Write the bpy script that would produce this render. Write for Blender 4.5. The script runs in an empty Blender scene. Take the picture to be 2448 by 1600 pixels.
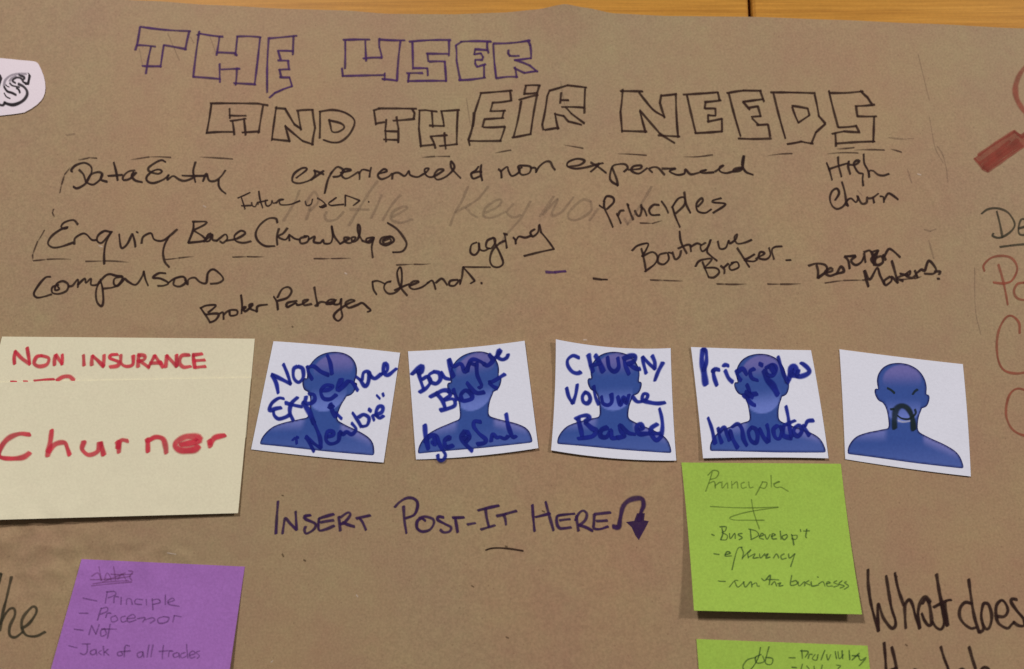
import bpy, math, random
import numpy as np
from mathutils import Vector, Matrix
from mathutils.geometry import delaunay_2d_cdt
random.seed(7); rng = np.random.default_rng(7)
S = bpy.context.scene
COL = S.collection
# ------------------------------------------------------------------ camera
# the wall is the plane y = 0 (x right, z up); the camera stands 0.46 m off it, a little low, looking up
PW, PH = 2448.0, 1600.0
cam_d = bpy.data.cameras.new('camera'); cam = bpy.data.objects.new('camera', cam_d); COL.objects.link(cam)
PITCH, YAW, ROLL = math.radians(10.5), 0.0, math.radians(0.0)
cam.location = (0.0, -0.455, 1.40)
cam.rotation_mode = 'XYZ'
R = Matrix.Rotation(YAW, 3, 'Z') @ Matrix.Rotation(math.radians(90) + PITCH, 3, 'X') @ Matrix.Rotation(ROLL, 3, 'Z')
cam.rotation_euler = R.to_euler('XYZ')
cam_d.sensor_width = 36; cam_d.lens = 34.0
cam_d.clip_start = 0.01; cam_d.clip_end = 50
cam_d.dof.use_dof = True; cam_d.dof.focus_distance = 0.46; cam_d.dof.aperture_fstop = 4.0
S.camera = cam
# ------------------------------------------------------------------ room light: dim ambient and two ceiling lamps
w = bpy.data.worlds.new('World'); S.world = w; w.use_nodes = True
bg = w.node_tree.nodes['Background']; bg.inputs[0].default_value = (1.0, 0.90, 0.80, 1); bg.inputs[1].default_value = 0.085
def lamp(name, d, dist, power, size, col):
    l = bpy.data.lights.new(name, 'AREA'); l.shape = 'DISK'; l.size = size; l.energy = power; l.color = col
    o = bpy.data.objects.new(name, l); COL.objects.link(o)
    d = Vector(d).normalized(); c = Vector((0, 0, 1.49))
    o.location = c + d * dist; o.rotation_euler = d.to_track_quat('Z', 'Y').to_euler()
LK = 0.92
lamp('ceiling_lamp', (-9, -15, 17), 3.0, 66 * LK, 0.30, (1.0, 0.95, 0.91))
lamp('ceiling_lamp', (33, -19, 17), 3.4, 66 * LK, 0.34, (1.0, 0.92, 0.88))
S.view_settings.view_transform = 'Standard'; S.view_settings.look = 'None'
S.view_settings.exposure = 0.07; S.view_settings.gamma = 1.0
# ------------------------------------------------------------------ geometry of the wall seen through the lens
camM = R; camL = Vector(cam.location); FX = cam_d.lens / cam_d.sensor_width
def at(px, py, h=0.0):
    """point on the plane y = -h whose picture is at pixel (px, py) of the photograph"""
    d = camM @ Vector((px / PW - 0.5, -(py / PH - 0.5) * PH / PW, -FX))
    t = (-h - camL.y) / d.y
    return camL + d * t
ridges = []   # creases of the brown sheet: (points in metres, amplitude, width)
def ridge(pts, amp, wid):
    ridges.append((np.array([[at(x, y).x, at(x, y).z] for x, y in pts]), amp, wid))
def seg_dist(P, A):
    best = np.full(len(P), 1e9)
    for a, b in zip(A[:-1], A[1:]):
        ab = b - a; t = np.clip(((P - a) @ ab) / (ab @ ab), 0, 1)
        best = np.minimum(best, np.linalg.norm(P - (a + t[:, None] * ab), axis=1))
    return best
def end_fade(P, A):
    L = np.linalg.norm(A[-1] - A[0]); t = ((P - A[0]) @ (A[-1] - A[0])) / L ** 2
    return np.clip(np.minimum(t, 1 - t) * 5 + 0.3, 0, 1)
ridge([(2195, 130), (2215, 230), (2240, 360), (2262, 430)], -0.00004, 0.002)
ridge([(2190, 430), (2232, 480), (2246, 545)], 0.00010, 0.002)
ridge([(2325, 620), (2338, 740), (2350, 820)], -0.00005, 0.0013)
ridge([(1135, 190), (1128, 260), (1122, 330)], -0.0001, 0.0012)
ridge([(-60, 1290), (80, 1300), (170, 1322)], 0.00025, 0.003)
ridge([(330, 1330), (400, 1310), (470, 1345)], 0.00022, 0.002)
ridge([(40, 1262), (150, 1290), (260, 1275), (380, 1300)], 0.0002, 0.0035)
ridge([(60, 1500), (110, 1420), (130, 1340)], 0.0003, 0.004)
ridge([(560, 760), (420, 790), (300, 770)], 0.00015, 0.004)
ridge([(1560, 1500), (1620, 1420)], 0.00010, 0.003)
FOLD = (at(1350, 30).x, at(1362, 780).x, at(1370, 1590).x)
W_ = [(rng.uniform(8, 75), rng.uniform(0, 2 * math.pi), rng.uniform(0, 2 * math.pi)) for _ in range(16)]
CR = [(rng.uniform(180, 700), rng.uniform(0, 3.14), rng.uniform(0, 6), 0.00012) for _ in range(9)]
def paper_h(P):
    P = np.atleast_2d(P); x, z = P[:, 0], P[:, 1]
    h = np.full(len(P), 0.0012)
    for k, ang, ph in W_:
        h += 0.0011 / k * 1.6 * np.sin(k * (x * math.cos(ang) + z * math.sin(ang)) + ph)
    zt = at(1350, 30).z
    fx = FOLD[0] + (FOLD[2] - FOLD[0]) * np.clip((zt - z) / 0.33, 0, 1.5)
    d = x - fx
    h += 0.00045 * np.exp(-np.abs(d) / 0.006) * np.clip(1.15 - (zt - z) / 0.22, 0.12, 1)
    h += 0.0012 * np.exp(-(d / 0.020) ** 2) * np.exp(-np.clip(zt + 0.004 - z, 0, 9) / 0.012)
    # crumpled patch, lower left
    m = np.exp(-(((x - at(150, 1300).x) / 0.06) ** 2 + ((z - at(150, 1330).z) / 0.022) ** 2))
    for f, ang, p0, am in CR: h += m * am * (1 - 2 * np.abs(np.sin(0.5 * (f * (x * math.cos(ang) + z * math.sin(ang)) + 1.6 * np.sin(f * 0.43 * (z * math.cos(ang) - x * math.sin(ang)) + p0)))))
    for A, amp, wid in ridges:
        near = (np.abs(x - A[:, 0].mean()) < 0.05) & (np.abs(z - A[:, 1].mean()) < 0.05)
        if near.any():
            Q = P[near]; h[near] += amp * np.exp(-(seg_dist(Q, A) / wid) ** 2) * end_fade(Q, A)
    return h
HX0, HZ0, HS, HNX, HNZ = -0.36, 1.18, 0.0006, 1200, 1050
_gx, _gz = np.meshgrid(HX0 + HS * np.arange(HNX), HZ0 + HS * np.arange(HNZ))
HG = paper_h(np.column_stack([_gx.ravel(), _gz.ravel()])).reshape(HNZ, HNX)
def ph(px, py):
    p = at(px, py, 0.0012); x = (p.x - HX0) / HS; z = (p.z - HZ0) / HS
    i = int(min(max(x, 0), HNX - 2)); j = int(min(max(z, 0), HNZ - 2)); fx = min(max(x - i, 0), 1); fz = min(max(z - j, 0), 1)
    return float((HG[j, i] * (1 - fx) + HG[j, i + 1] * fx) * (1 - fz) + (HG[j + 1, i] * (1 - fx) + HG[j + 1, i + 1] * fx) * fz)
# ------------------------------------------------------------------ materials
def mat(name, rough=0.7, spec=0.3):
    m = bpy.data.materials.new(name); m.use_nodes = True; nt = m.node_tree
    b = nt.nodes['Principled BSDF']; b.inputs['Roughness'].default_value = rough; b.inputs['Specular IOR Level'].default_value = spec
    return m, nt, b
def N(nt, t, **k):
    n = nt.nodes.new(t)
    for a, v in k.items(): setattr(n, a, v)
    return n
def noise(nt, vec, scale, detail=4, rough=0.55):
    n = N(nt, 'ShaderNodeTexNoise'); n.inputs['Scale'].default_value = scale; n.inputs['Detail'].default_value = detail; n.inputs['Roughness'].default_value = rough
    nt.links.new(vec, n.inputs['Vector']); return n
def ramp(nt, fac, stops):
    r = N(nt, 'ShaderNodeValToRGB'); e = r.color_ramp.elements
    while len(e) < len(stops): e.new(0.5)
    for i, (p, c) in enumerate(stops): e[i].position = p; e[i].color = tuple(c) + (1,)
    nt.links.new(fac, r.inputs[0]); return r.outputs[0]
def mix(nt, f, a, b, mode='MIX'):
    m = N(nt, 'ShaderNodeMix', data_type='RGBA', blend_type=mode)
    for s, v in ((m.inputs[0], f), (m.inputs[6], a), (m.inputs[7], b)):
        if hasattr(v, 'links'): nt.links.new(v, s)
        elif isinstance(v, (int, float)): s.default_value = v
        else: s.default_value = tuple(v) + (1,)
    return m.outputs[2]
def bump(nt, b, h, strength, dist):
    n = N(nt, 'ShaderNodeBump'); n.inputs['Strength'].default_value = strength; n.inputs['Distance'].default_value = dist
    nt.links.new(h, n.inputs['Height']); nt.links.new(n.outputs[0], b.inputs['Normal'])
def pos(nt): return N(nt, 'ShaderNodeNewGeometry').outputs['Position']
def scaled(nt, v, s):
    m = N(nt, 'ShaderNodeMapping'); m.inputs['Scale'].default_value = s; nt.links.new(v, m.inputs[0]); return m.outputs[0]
def paper_mat(name, c, vary=0.05, rough=0.75, spec=0.25, grain=0.05, hue=None, mottle=0.0):
    m, nt, b = mat(name, rough, spec); p = pos(nt)
    big = noise(nt, p, 26, 5, 0.6); fine = noise(nt, p, 900, 3, 0.7); mid = noise(nt, p, 190, 4, 0.6)
    c = np.array(c); h = np.array(hue if hue is not None else c)
    col = ramp(nt, big.outputs[0], [(0.32, c * (1 - vary)), (0.68, h * (1 + vary))])
    col = mix(nt, 1.0, col, ramp(nt, fine.outputs[0], [(0.3, [1 - grain] * 3), (0.7, [1 + grain] * 3)]), 'MULTIPLY')
    if mottle: col = mix(nt, 1.0, col, ramp(nt, mid.outputs[0], [(0.3, (1 - mottle * 0.4, 1 - mottle, 1 - mottle)), (0.7, (1 + mottle * 0.4, 1 + mottle, 1 + mottle * 0.5))]), 'MULTIPLY')
    nt.links.new(col, b.inputs['Base Color']); bump(nt, b, fine.outputs[0], 0.12, 0.0004)
    return m, nt, b, col
BROWN = (0.385, 0.256, 0.160)
m_kraft, nt, b, col = paper_mat('brown_kraft_paper', BROWN, 0.06, 0.60, 0.20, 0.14, hue=(0.355, 0.264, 0.150), mottle=0.05)
p = pos(nt); fib = noise(nt, scaled(nt, p, (1, 1, 3.2)), 520, 6, 0.75)
col2 = mix(nt, ramp(nt, fib.outputs[0], [(0.60, (0, 0, 0)), (0.74, (0.28, 0.28, 0.28))]), col, (0.22, 0.13, 0.08))
vor = N(nt, 'ShaderNodeTexVoronoi'); vor.inputs['Scale'].default_value = 210; nt.links.new(p, vor.inputs['Vector'])
col2 = mix(nt, ramp(nt, vor.outputs['Distance'], [(0.05, (0.35, 0.35, 0.35)), (0.10, (0, 0, 0))]), col2, (0.17, 0.09, 0.06))
pat = noise(nt, scaled(nt, p, (1, 1, 0.7)), 7.5, 3, 0.6)
col2 = mix(nt, 1.0, col2, ramp(nt, pat.outputs[0], [(0.33, (1.06, 0.975, 0.97)), (0.67, (0.985, 1.01, 1.01))]), 'MULTIPLY')
nt.links.new(col2, b.inputs['Base Color'])
m_white = paper_mat('glossy_white_card', (0.80, 0.83, 0.97), 0.015, 0.45, 0.4, 0.03)[0]
m_label = paper_mat('white_sticker_paper', (0.83, 0.74, 0.83), 0.015, 0.5, 0.4, 0.02)[0]
m_cream = paper_mat('cream_note_paper', (0.81, 0.765, 0.57), 0.02, 0.8, 0.2, 0.045, mottle=0.012)[0]
m_green = paper_mat('lime_note_paper', (0.37, 0.57, 0.085), 0.03, 0.8, 0.2, 0.09, mottle=0.02)[0]
m_purple = paper_mat('purple_note_paper', (0.385, 0.165, 0.53), 0.03, 0.8, 0.2, 0.09, mottle=0.02)[0]
m_wood, nt, b = mat('varnished_beech_board', 0.45, 0.25); p = pos(nt)
g = noise(nt, scaled(nt, p, (1.2, 1, 60)), 6, 6, 0.6); g2 = noise(nt, scaled(nt, p, (3, 1, 240)), 9, 3, 0.6); g3 = noise(nt, p, 800, 2)
col = ramp(nt, g.outputs[0], [(0.3, (0.45, 0.205, 0.030)), (0.55, (0.58, 0.285, 0.046)), (0.75, (0.66, 0.35, 0.066))])
col = mix(nt, 0.9, col, ramp(nt, g2.outputs[0], [(0.35, (0.8, 0.76, 0.7)), (0.65, (1.1, 1.08, 1.05))]), 'MULTIPLY')
col = mix(nt, 0.35, col, ramp(nt, g3.outputs[0], [(0.3, (0.85, 0.85, 0.85)), (0.7, (1.1, 1.1, 1.1))]), 'MULTIPLY')
nt.links.new(col, b.inputs['Base Color'])
def ink_mat(name, c, a, grainy=0.25, tint=None):
    m = bpy.data.materials.new(name); m.use_nodes = True; nt = m.node_tree; b = nt.nodes['Principled BSDF']
    b.inputs['Roughness'].default_value = 0.65; b.inputs['Specular IOR Level'].default_value = 0.15
    out = nt.nodes['Material Output']; tr = N(nt, 'ShaderNodeBsdfTransparent'); mx = None; mx = N(nt, 'ShaderNodeMixShader')
    at_ = N(nt, 'ShaderNodeAttribute', attribute_name='ink'); sp = N(nt, 'ShaderNodeSeparateColor'); nt.links.new(at_.outputs['Color'], sp.inputs[0])
    sm = N(nt, 'ShaderNodeMapRange', interpolation_type='SMOOTHSTEP'); sm.inputs[1].default_value = 0.0; sm.inputs[2].default_value = 0.62
    nt.links.new(sp.outputs[0], sm.inputs[0])
    p = pos(nt); n1 = noise(nt, p, 1400, 4, 0.7); n2 = noise(nt, p, 160, 3)
    f = N(nt, 'ShaderNodeMapRange'); f.inputs[1].default_value = 0.3; f.inputs[2].default_value = 0.62; f.inputs[3].default_value = 1 - grainy; f.inputs[4].default_value = 1.0
    nt.links.new(n1.outputs[0], f.inputs[0])
    m1 = N(nt, 'ShaderNodeMath', operation='MULTIPLY'); m2 = N(nt, 'ShaderNodeMath', operation='MULTIPLY'); m3 = N(nt, 'ShaderNodeMath', operation='MULTIPLY')
    nt.links.new(sm.outputs[0], m1.inputs[0]); nt.links.new(sp.outputs[1], m1.inputs[1])
    nt.links.new(m1.outputs[0], m2.inputs[0]); nt.links.new(f.outputs[0], m2.inputs[1]); nt.links.new(m2.outputs[0], m3.inputs[0]); m3.inputs[1].default_value = a
    cc = np.array(c); nt.links.new(ramp(nt, n2.outputs[0], [(0.35, cc * 0.85), (0.65, cc * 1.2)]), b.inputs['Base Color'])
    if tint:
        tm = mix(nt, sm.outputs[0], (1, 1, 1), tint); nt.links.new(tm, tr.inputs[0])
    nt.links.new(m3.outputs[0], mx.inputs[0]); nt.links.new(tr.outputs[0], mx.inputs[1]); nt.links.new(b.outputs[0], mx.inputs[2]); nt.links.new(mx.outputs[0], out.inputs[0])
    return m
INKS = {
 'violet': ink_mat('violet_pen_ink', (0.066, 0.020, 0.118), 0.93), 'violet_dark': ink_mat('dark_violet_marker_ink', (0.040, 0.014, 0.080), 0.97),
 'brown_black': ink_mat('black_heading_ink', (0.034, 0.012, 0.009), 0.97), 'dark': ink_mat('black_pen_ink', (0.028, 0.011, 0.010), 0.97),
 'dash': ink_mat('thin_black_ink', (0.050, 0.022, 0.018), 0.78, 0.35), 'pencil_crease': ink_mat('pencil_or_crease_shade', (0.13, 0.08, 0.07), 0.28, 0.6),  # the pencil tone also paints shade along creases of the sheet
 'faded': ink_mat('rubbed_out_pencil', (0.15, 0.10, 0.08), 0.28, 0.5), 'grey_green': ink_mat('grey_green_ink', (0.050, 0.045, 0.028), 0.84),
 'red_marker': ink_mat('red_marker_ink', (0.33, 0.060, 0.040), 0.62, 0.3), 'red_pen': ink_mat('red_pen_ink', (0.33, 0.075, 0.045), 0.72, 0.3),
 'speck': ink_mat('brown_fleck', (0.07, 0.04, 0.02), 0.62, 0.4),
 'scuff': ink_mat('pale_paper_scuff', (0.85, 0.75, 0.68), 0.5, 0.6), 'red_felt': ink_mat('red_felt_pen_ink', (0.68, 0.032, 0.070), 0.86, 0.12),
 'faint_purple': ink_mat('faint_red_ballpoint_ink', (0.17, 0.05, 0.15), 0.42, 0.5), 'faint_pen': ink_mat('faint_ballpoint_ink', (0.12, 0.045, 0.17), 0.52, 0.5),
 'faint_green': ink_mat('faint_pen_on_green', (0.10, 0.17, 0.03), 0.55, 0.4), 'pen_green': ink_mat('thin_pen_on_green', (0.035, 0.085, 0.03), 0.68, 0.35),
 'blue_marker': ink_mat('blue_marker_ink', (0.014, 0.026, 0.31), 0.80, 0.22, (0.32, 0.38, 0.8)), 'black_green': ink_mat('black_doodle_ink', (0.010, 0.022, 0.020), 0.88, 0.1),
 'chalk': ink_mat('pale_streak_ink', (0.75, 0.78, 0.85), 0.5, 0.3), 'print_grey': ink_mat('grey_print', (0.22, 0.19, 0.24), 0.55, 0.1), 'print_black': ink_mat('black_print', (0.020, 0.014, 0.020), 0.96, 0.05)}
# ------------------------------------------------------------------ object helpers
def link(name, me, m=None, parent=None, label=None):
    o = bpy.data.objects.new(name, me); COL.objects.link(o)
    if m: me.materials.append(m)
    if parent: o.parent = parent
    if label: o['label'] = label
    return o
def tag(o, label, cat, group=None):
    o['label'] = label; o['category'] = cat
    if group: o['group'] = group
def mesh(name, V, F, smooth=True):
    me = bpy.data.meshes.new(name); me.from_pydata([tuple(v) for v in V], [], F); me.update()
    if smooth: me.polygons.foreach_set('use_smooth', [True] * len(me.polygons))
    return me
def grid_faces(nu, nv):
    return [(j * nu + i, j * nu + i + 1, (j + 1) * nu + i + 1, (j + 1) * nu + i) for j in range(nv - 1) for i in range(nu - 1)]
def solid(o, t):
    """give an open sheet its thickness: a back layer and a crisp rim"""
    me = o.data; n = len(me.vertices); co = np.empty(n * 3); me.vertices.foreach_get('co', co); co = co.reshape(-1, 3)
    F = [tuple(p.vertices) for p in me.polygons]; cnt = {}
    for f in F:
        for i in range(len(f)):
            e = (f[i], f[(i + 1) % len(f)]); cnt[e] = 1
    rim = [e for e in cnt if (e[1], e[0]) not in cnt]
    F2 = F + [tuple(reversed([i + n for i in f])) for f in F] + [(b_, a, a + n, b_ + n) for a, b_ in rim]
    V2 = np.vstack([co, co + np.array([0, t, 0])]); m = list(me.materials)
    nm = bpy.data.meshes.new(me.name); nm.from_pydata(V2.tolist(), [], F2); nm.update(); nm.polygons.foreach_set('use_smooth', [True] * len(nm.polygons))
    rs = {tuple(sorted(e)) for e in rim} | {tuple(sorted((a + n, b_ + n))) for a, b_ in rim}
    sh = nm.attributes.new('sharp_edge', 'BOOLEAN', 'EDGE')
    sh.data.foreach_set('value', [tuple(sorted(e.vertices)) in rs for e in nm.edges])
    for q in m: nm.materials.append(q)
    o.data = nm; bpy.data.meshes.remove(me)
# ------------------------------------------------------------------ the wooden wall behind: boards with an open joint
def board(x0, x1, z0, z1, yf, parent):
    t, bv = 0.018, 0.0012
    prof = [(x0, yf + bv), (x0 + bv, yf), (x1 - bv, yf), (x1, yf + bv), (x1, yf + t), (x0, yf + t)]
    V = [(x, y, z) for z in (z0, z1) for x, y in prof]; n = len(prof)
    F = [(i, (i + 1) % n, n + (i + 1) % n, n + i) for i in range(n)] + [tuple(range(n - 1, -1, -1)), tuple(range(n, 2 * n))]
    return link('board', mesh('board', V, F, False), m_wood, parent)
wall = bpy.data.objects.new('wall', None); wall['kind'] = 'structure'; COL.objects.link(wall)
jx0, jx1 = at(1787, 18, -0.006).x, at(1799, 18, -0.006).x
wdt = 0.62
board(jx0 - wdt, jx0, 0.55, 2.1, 0.0045, wall); board(jx1, jx1 + wdt, 0.55, 2.1, 0.0045, wall)
board(jx0 - 2 * wdt - 0.003, jx0 - wdt - 0.003, 0.55, 2.1, 0.0045, wall)
m_dark, nt, b = mat('dark_batten', 0.9, 0.1); b.inputs['Base Color'].default_value = (0.05, 0.02, 0.008, 1)
bk = mesh('backing', [(-1.6, 0.0235, 0.5), (1.2, 0.0235, 0.5), (1.2, 0.0235, 2.15), (-1.6, 0.0235, 2.15)], [(0, 1, 2, 3)], False)
link('backing', bk, m_dark, wall)
# ------------------------------------------------------------------ the brown sheet
top_px = [(-200, -32), (0, -20), (200, -9), (360, 0), (500, 10), (700, 20), (820, 23), (930, 31), (1080, 32), (1200, 28), (1280, 22), (1350, 11), (1400, 18), (1470, 30), (1600, 36), (1800, 38), (2000, 45), (2200, 54), (2448, 66), (2700, 78)]
TX = [at(x, y, 0.002).x for x, y in top_px]; TZ = [at(x, y, 0.002).z for x, y in top_px]
def ztop(x):
    if x < TX[0]: return TZ[0] + (x - TX[0]) * (TZ[3] - TZ[0]) / (TX[3] - TX[0])
    if x > TX[-1]: return TZ[-1] + (x - TX[-1]) * (TZ[-1] - TZ[-5]) / (TX[-1] - TX[-5])
    i = np.searchsorted(TX, x); i = min(max(i, 1), len(TX) - 1)
    f = (x - TX[i - 1]) / (TX[i] - TX[i - 1]); f = f * f * (3 - 2 * f) * 0.5 + f * 0.5
    return TZ[i - 1] + f * (TZ[i] - TZ[i - 1])
xs = np.concatenate([np.arange(-0.80, -0.29, 0.015), np.arange(-0.285, 0.285, 0.0011), np.arange(0.29, 0.78, 0.015)])
vs = np.concatenate([np.arange(0, 0.36, 0.0011), np.arange(0.365, 0.76, 0.015)])
PX, PV = np.meshgrid(xs, vs); zt = np.array([ztop(x) for x in xs]); PZ = zt[None, :] - PV
P2 = np.column_stack([PX.ravel(), PZ.ravel()]); H = paper_h(P2)
V = np.column_stack([P2[:, 0], -H, P2[:, 1]])
nu, nv = len(xs), len(vs)
F = [(a, d, c, b_) for a, b_, c, d in grid_faces(nu, nv)]
sheet = link('brown_paper', mesh('brown_paper', V, F), m_kraft); solid(sheet, 0.0003)
tag(sheet, 'large creased brown kraft paper sheet covered in handwriting, hung over the wooden boards', 'paper sheet')
# ------------------------------------------------------------------ notes and cards: sheets stuck on the brown paper
class Sheet:
    """corner pixels TL TR BR BL, bows of the top, right, bottom and left edge (pixels), lift in metres as f(u, v)"""
    def __init__(s, key, name, c, lift, m, t, bows=(0, 0, 0, 0), under=None, n=36):
        s.c = [np.array(q, float) for q in c]; s.lift = lift; s.bows = bows; s.under = under; s.key = key
        V = []
        for j in range(n):
            for i in range(n):
                u, v = i / (n - 1), j / (n - 1); q = s.px(u, v); V.append(s.pt(q[0], q[1], uv=(u, v)))
        F = [(a, d, c_, b_) for a, b_, c_, d in grid_faces(n, n)]
        s.o = link(name, mesh(name, V, F), m); solid(s.o, t)
    def px(s, u, v):
        TL, TR, BR, BL = s.c; q = (TL * (1 - u) + TR * u) * (1 - v) + (BL * (1 - u) + BR * u) * v
        bt, br, bb, bl = s.bows; k = 4 * u * (1 - u); kv = 4 * v * (1 - v)
        return q + np.array([(bl * (1 - u) + br * u) * kv, (bt * (1 - v) + bb * v) * k])
    def inv(s, x, y):
        u = v = 0.5
        for _ in range(12):
            q = s.px(u, v); e = 1e-3
            a = (s.px(u + e, v) - q) / e; b_ = (s.px(u, v + e) - q) / e; r = np.array([x, y]) - q
            D = a[0] * b_[1] - a[1] * b_[0]; u += (r[0] * b_[1] - r[1] * b_[0]) / D; v += (a[0] * r[1] - a[1] * r[0]) / D
            u = min(max(u, -0.3), 1.3); v = min(max(v, -0.3), 1.3)
        return u, v
    def h(s, x, y, uv=None):
        u, v = uv if uv else s.inv(x, y)
        base = s.under.h(x, y) if s.under else ph(x, y)
        return base + s.lift(u, v)
    def pt(s, x, y, off=0.0, uv=None): return at(x, y, s.h(x, y, uv) + off)
class Brown:
    key = 'brown'; o = sheet
    def h(s, x, y): return ph(x, y)
    def pt(s, x, y, off=0.0): return at(x, y, ph(x, y) + off)
SH = {'brown': Brown()}
def crop(ox, oy, k, *pts): return [(ox + x / k, oy + y / k) for x, y in pts]
mm = 0.001
def curl(bl, br, tl=0.0, tr=0.0, base=0.25, p=2.0):   # millimetres of lift at each corner
    def f(u, v):
        return mm * (base + (bl * (1 - u) + br * u) * max(v, 0) ** p + (tl * (1 - u) ** 2 + tr * u ** 2) * max(1 - v, 0) ** 2)
    return f
SH['cream_back'] = Sheet('cream_back', 'sticky_note', [(5, 805), (609, 810), (588, 1046), (-62, 1062)], curl(0.3, 0.3), m_cream, 0.00012)
SH['cream_front'] = Sheet('cream_front', 'sticky_note', [(-34, 915), (600, 903), (569, 1227), (-44, 1244)], curl(2.2, 0.5, base=0.75, p=2.4), m_cream, 0.00012)
SH['purple'] = Sheet('purple', 'sticky_note', [(195, 1337), (585, 1355), (528, 1745), (86, 1728)], curl(0.5, 3.6, p=1.6), m_purple, 0.00012)
SH['green_upper'] = Sheet('green_upper', 'sticky_note', [(1629, 1106), (2010, 1109), (2061, 1469), (1659, 1460)], curl(3.6, 3.3, p=1.7), m_green, 0.00012, (0, -3, 0, 2))
SH['green_lower'] = Sheet('green_lower', 'sticky_note', [(1665, 1528), (2074, 1544), (2112, 1912), (1694, 1896)], curl(2.0, 2.0, p=1.8), m_green, 0.00012)
tag(SH['cream_back'].o, 'cream sticky note with red capitals, tucked behind the lower cream note', 'sticky note', 'sticky notes on the brown paper')
tag(SH['cream_front'].o, 'cream sticky note with the word Churner in large red letters', 'sticky note', 'sticky notes on the brown paper')
tag(SH['purple'].o, 'purple sticky note with faint handwritten list, at the lower left', 'sticky note', 'sticky notes on the brown paper')
tag(SH['green_upper'].o, 'lime green sticky note whose bottom lifts off, under the fourth portrait card', 'sticky note', 'sticky notes on the brown paper')
tag(SH['green_lower'].o, 'lime green sticky note cut off by the bottom edge, below the other green note', 'sticky note', 'sticky notes on the brown paper')
K1 = (590, 800, 4.863); K2 = (960, 800, 4.862); K3 = (1300, 800, 4.862); K4 = (1640, 810, 5.02); K5 = (1990, 820, 4.714)
SH['card1'] = Sheet('card1', 'portrait_card', crop(*K1, (310, 78), (1782, 212), (1590, 1488), (50, 1335)), curl(0.2, 0.5, 0.1, 0.3, 0.15), m_white, 0.00022, (-2, 0, 2, 0))
SH['card2'] = Sheet('card2', 'portrait_card', crop(*K2, (75, 195), (1430, 72), (1590, 1320), (168, 1452)), curl(0.3, 0.9, 0.1, 0.8, 0.15), m_white, 0.00022, (4, 0, 5, 0))
SH['card3'] = Sheet('card3', 'portrait_card', crop(*K3, (140, 55), (1475, 158), (1540, 1465), (85, 1345)), curl(0.8, 0.6, 1.4, 0.3, 0.15), m_white, 0.00022, (9, -2, 7, 3))
SH['card4'] = Sheet('card4', 'portrait_card', crop(*K4, (60, 100), (1500, 138), (1710, 1435), (205, 1435)), curl(1.0, 0.9, 0.5, 0.3, 0.15), m_white, 0.00022, (1, 2, -2, 1))
SH['card5'] = Sheet('card5', 'portrait_card', crop(*K5, (80, 72), (1470, 240), (1560, 1505), (145, 1310)), curl(0.2, 0.4, 0.2, 0.4, 0.15), m_white, 0.00022, (1, 2, 2, 1))
for k, l in (('card1', 'white card with blue bust and the scribbled words Non Experience, beside the cream notes'),
             ('card2', 'white card with blue bust and scribbled words Boutique Broker, tilted anticlockwise'),
             ('card3', 'white card with curled top corner, blue bust and the words Churn, Volume, Based'),
             ('card4', 'white card with blue bust and the word Innovator, above the green notes'),
             ('card5', 'white card with blue bust wearing a doodled black moustache, no words')):
    tag(SH[k].o, l, 'picture card', 'white cards with blue busts in a row')
# the die-cut white label at the left edge
class Label(Brown):
    key = 'label'
    def h(s, x, y): return ph(x, y) + 0.00045
    def pt(s, x, y, off=0.0): return at(x, y, s.h(x, y) + off)
L = Label(); SH['label'] = L
out = crop(0, 120, 8.646, (0, 165), (200, 183), (400, 205), (600, 220), (720, 235), (765, 258), (795, 290), (850, 400), (900, 530), (928, 650), (937, 780), (925, 880), (895, 970), (850, 1040), (760, 1130), (640, 1215), (500, 1290), (300, 1322), (0, 1355), (-900, 1390), (-2200, 1340), (-2600, 1180), (-2700, 760), (-2560, 300), (-2300, 170), (-900, 120))
def poly_mesh(name, pts, step, surf, off, colf=None):
    """fill an outline given in pixels with small triangles lying on the surface"""
    P = np.array(pts); lo, hi = P.min(0), P.max(0); n = len(P)
    def inside(x, y):
        c = False; j = n - 1
        for i in range(n):
            if (P[i, 1] > y) != (P[j, 1] > y) and x < (P[j, 0] - P[i, 0]) * (y - P[i, 1]) / (P[j, 1] - P[i, 1]) + P[i, 0]: c = not c
            j = i
        return c
    extra = []
    loop = np.vstack([P, P[:1]])
    gx = np.arange(lo[0] + step / 2, hi[0], step); gy = np.arange(lo[1] + step / 2, hi[1], step)
    G = np.array([(x, y) for y in gy for x in gx]) if len(gx) and len(gy) else np.zeros((0, 2))
    if len(G):
        D = seg_dist(G, loop); G = [g for g, d in zip(G, D) if d > step * 0.45 and inside(*g)]
    pts2 = [Vector(p) for p in P] + [Vector(p) for p in G]
    r = delaunay_2d_cdt(pts2, [(i, (i + 1) % n) for i in range(n)], [list(range(n))], 1, 1e-5)
    vx, fs = r[0], r[2]
    V = [surf.pt(v.x, v.y, off) for v in vx]
    me = mesh(name, V, [tuple(f) for f in fs])
    # face the camera
    if me.polygons and sum(p.normal.y * p.area for p in me.polygons) > 0: me.flip_normals()
    if colf: 
        a = me.color_attributes.new('print' if colf is not True else 'ink', 'FLOAT_COLOR', 'POINT')
        for i, v in enumerate(vx):
            a.data[i].color = colf(v.x, v.y) if colf is not True else (1, 1, 0, 1)
    return me
lab = link('sticker_label', poly_mesh('sticker_label', out, 12, L, 0), m_label); solid(lab, 0.0002); L.o = lab
tag(lab, 'white cut-out label with ornate printed black letter S, at the left edge', 'label')
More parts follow.
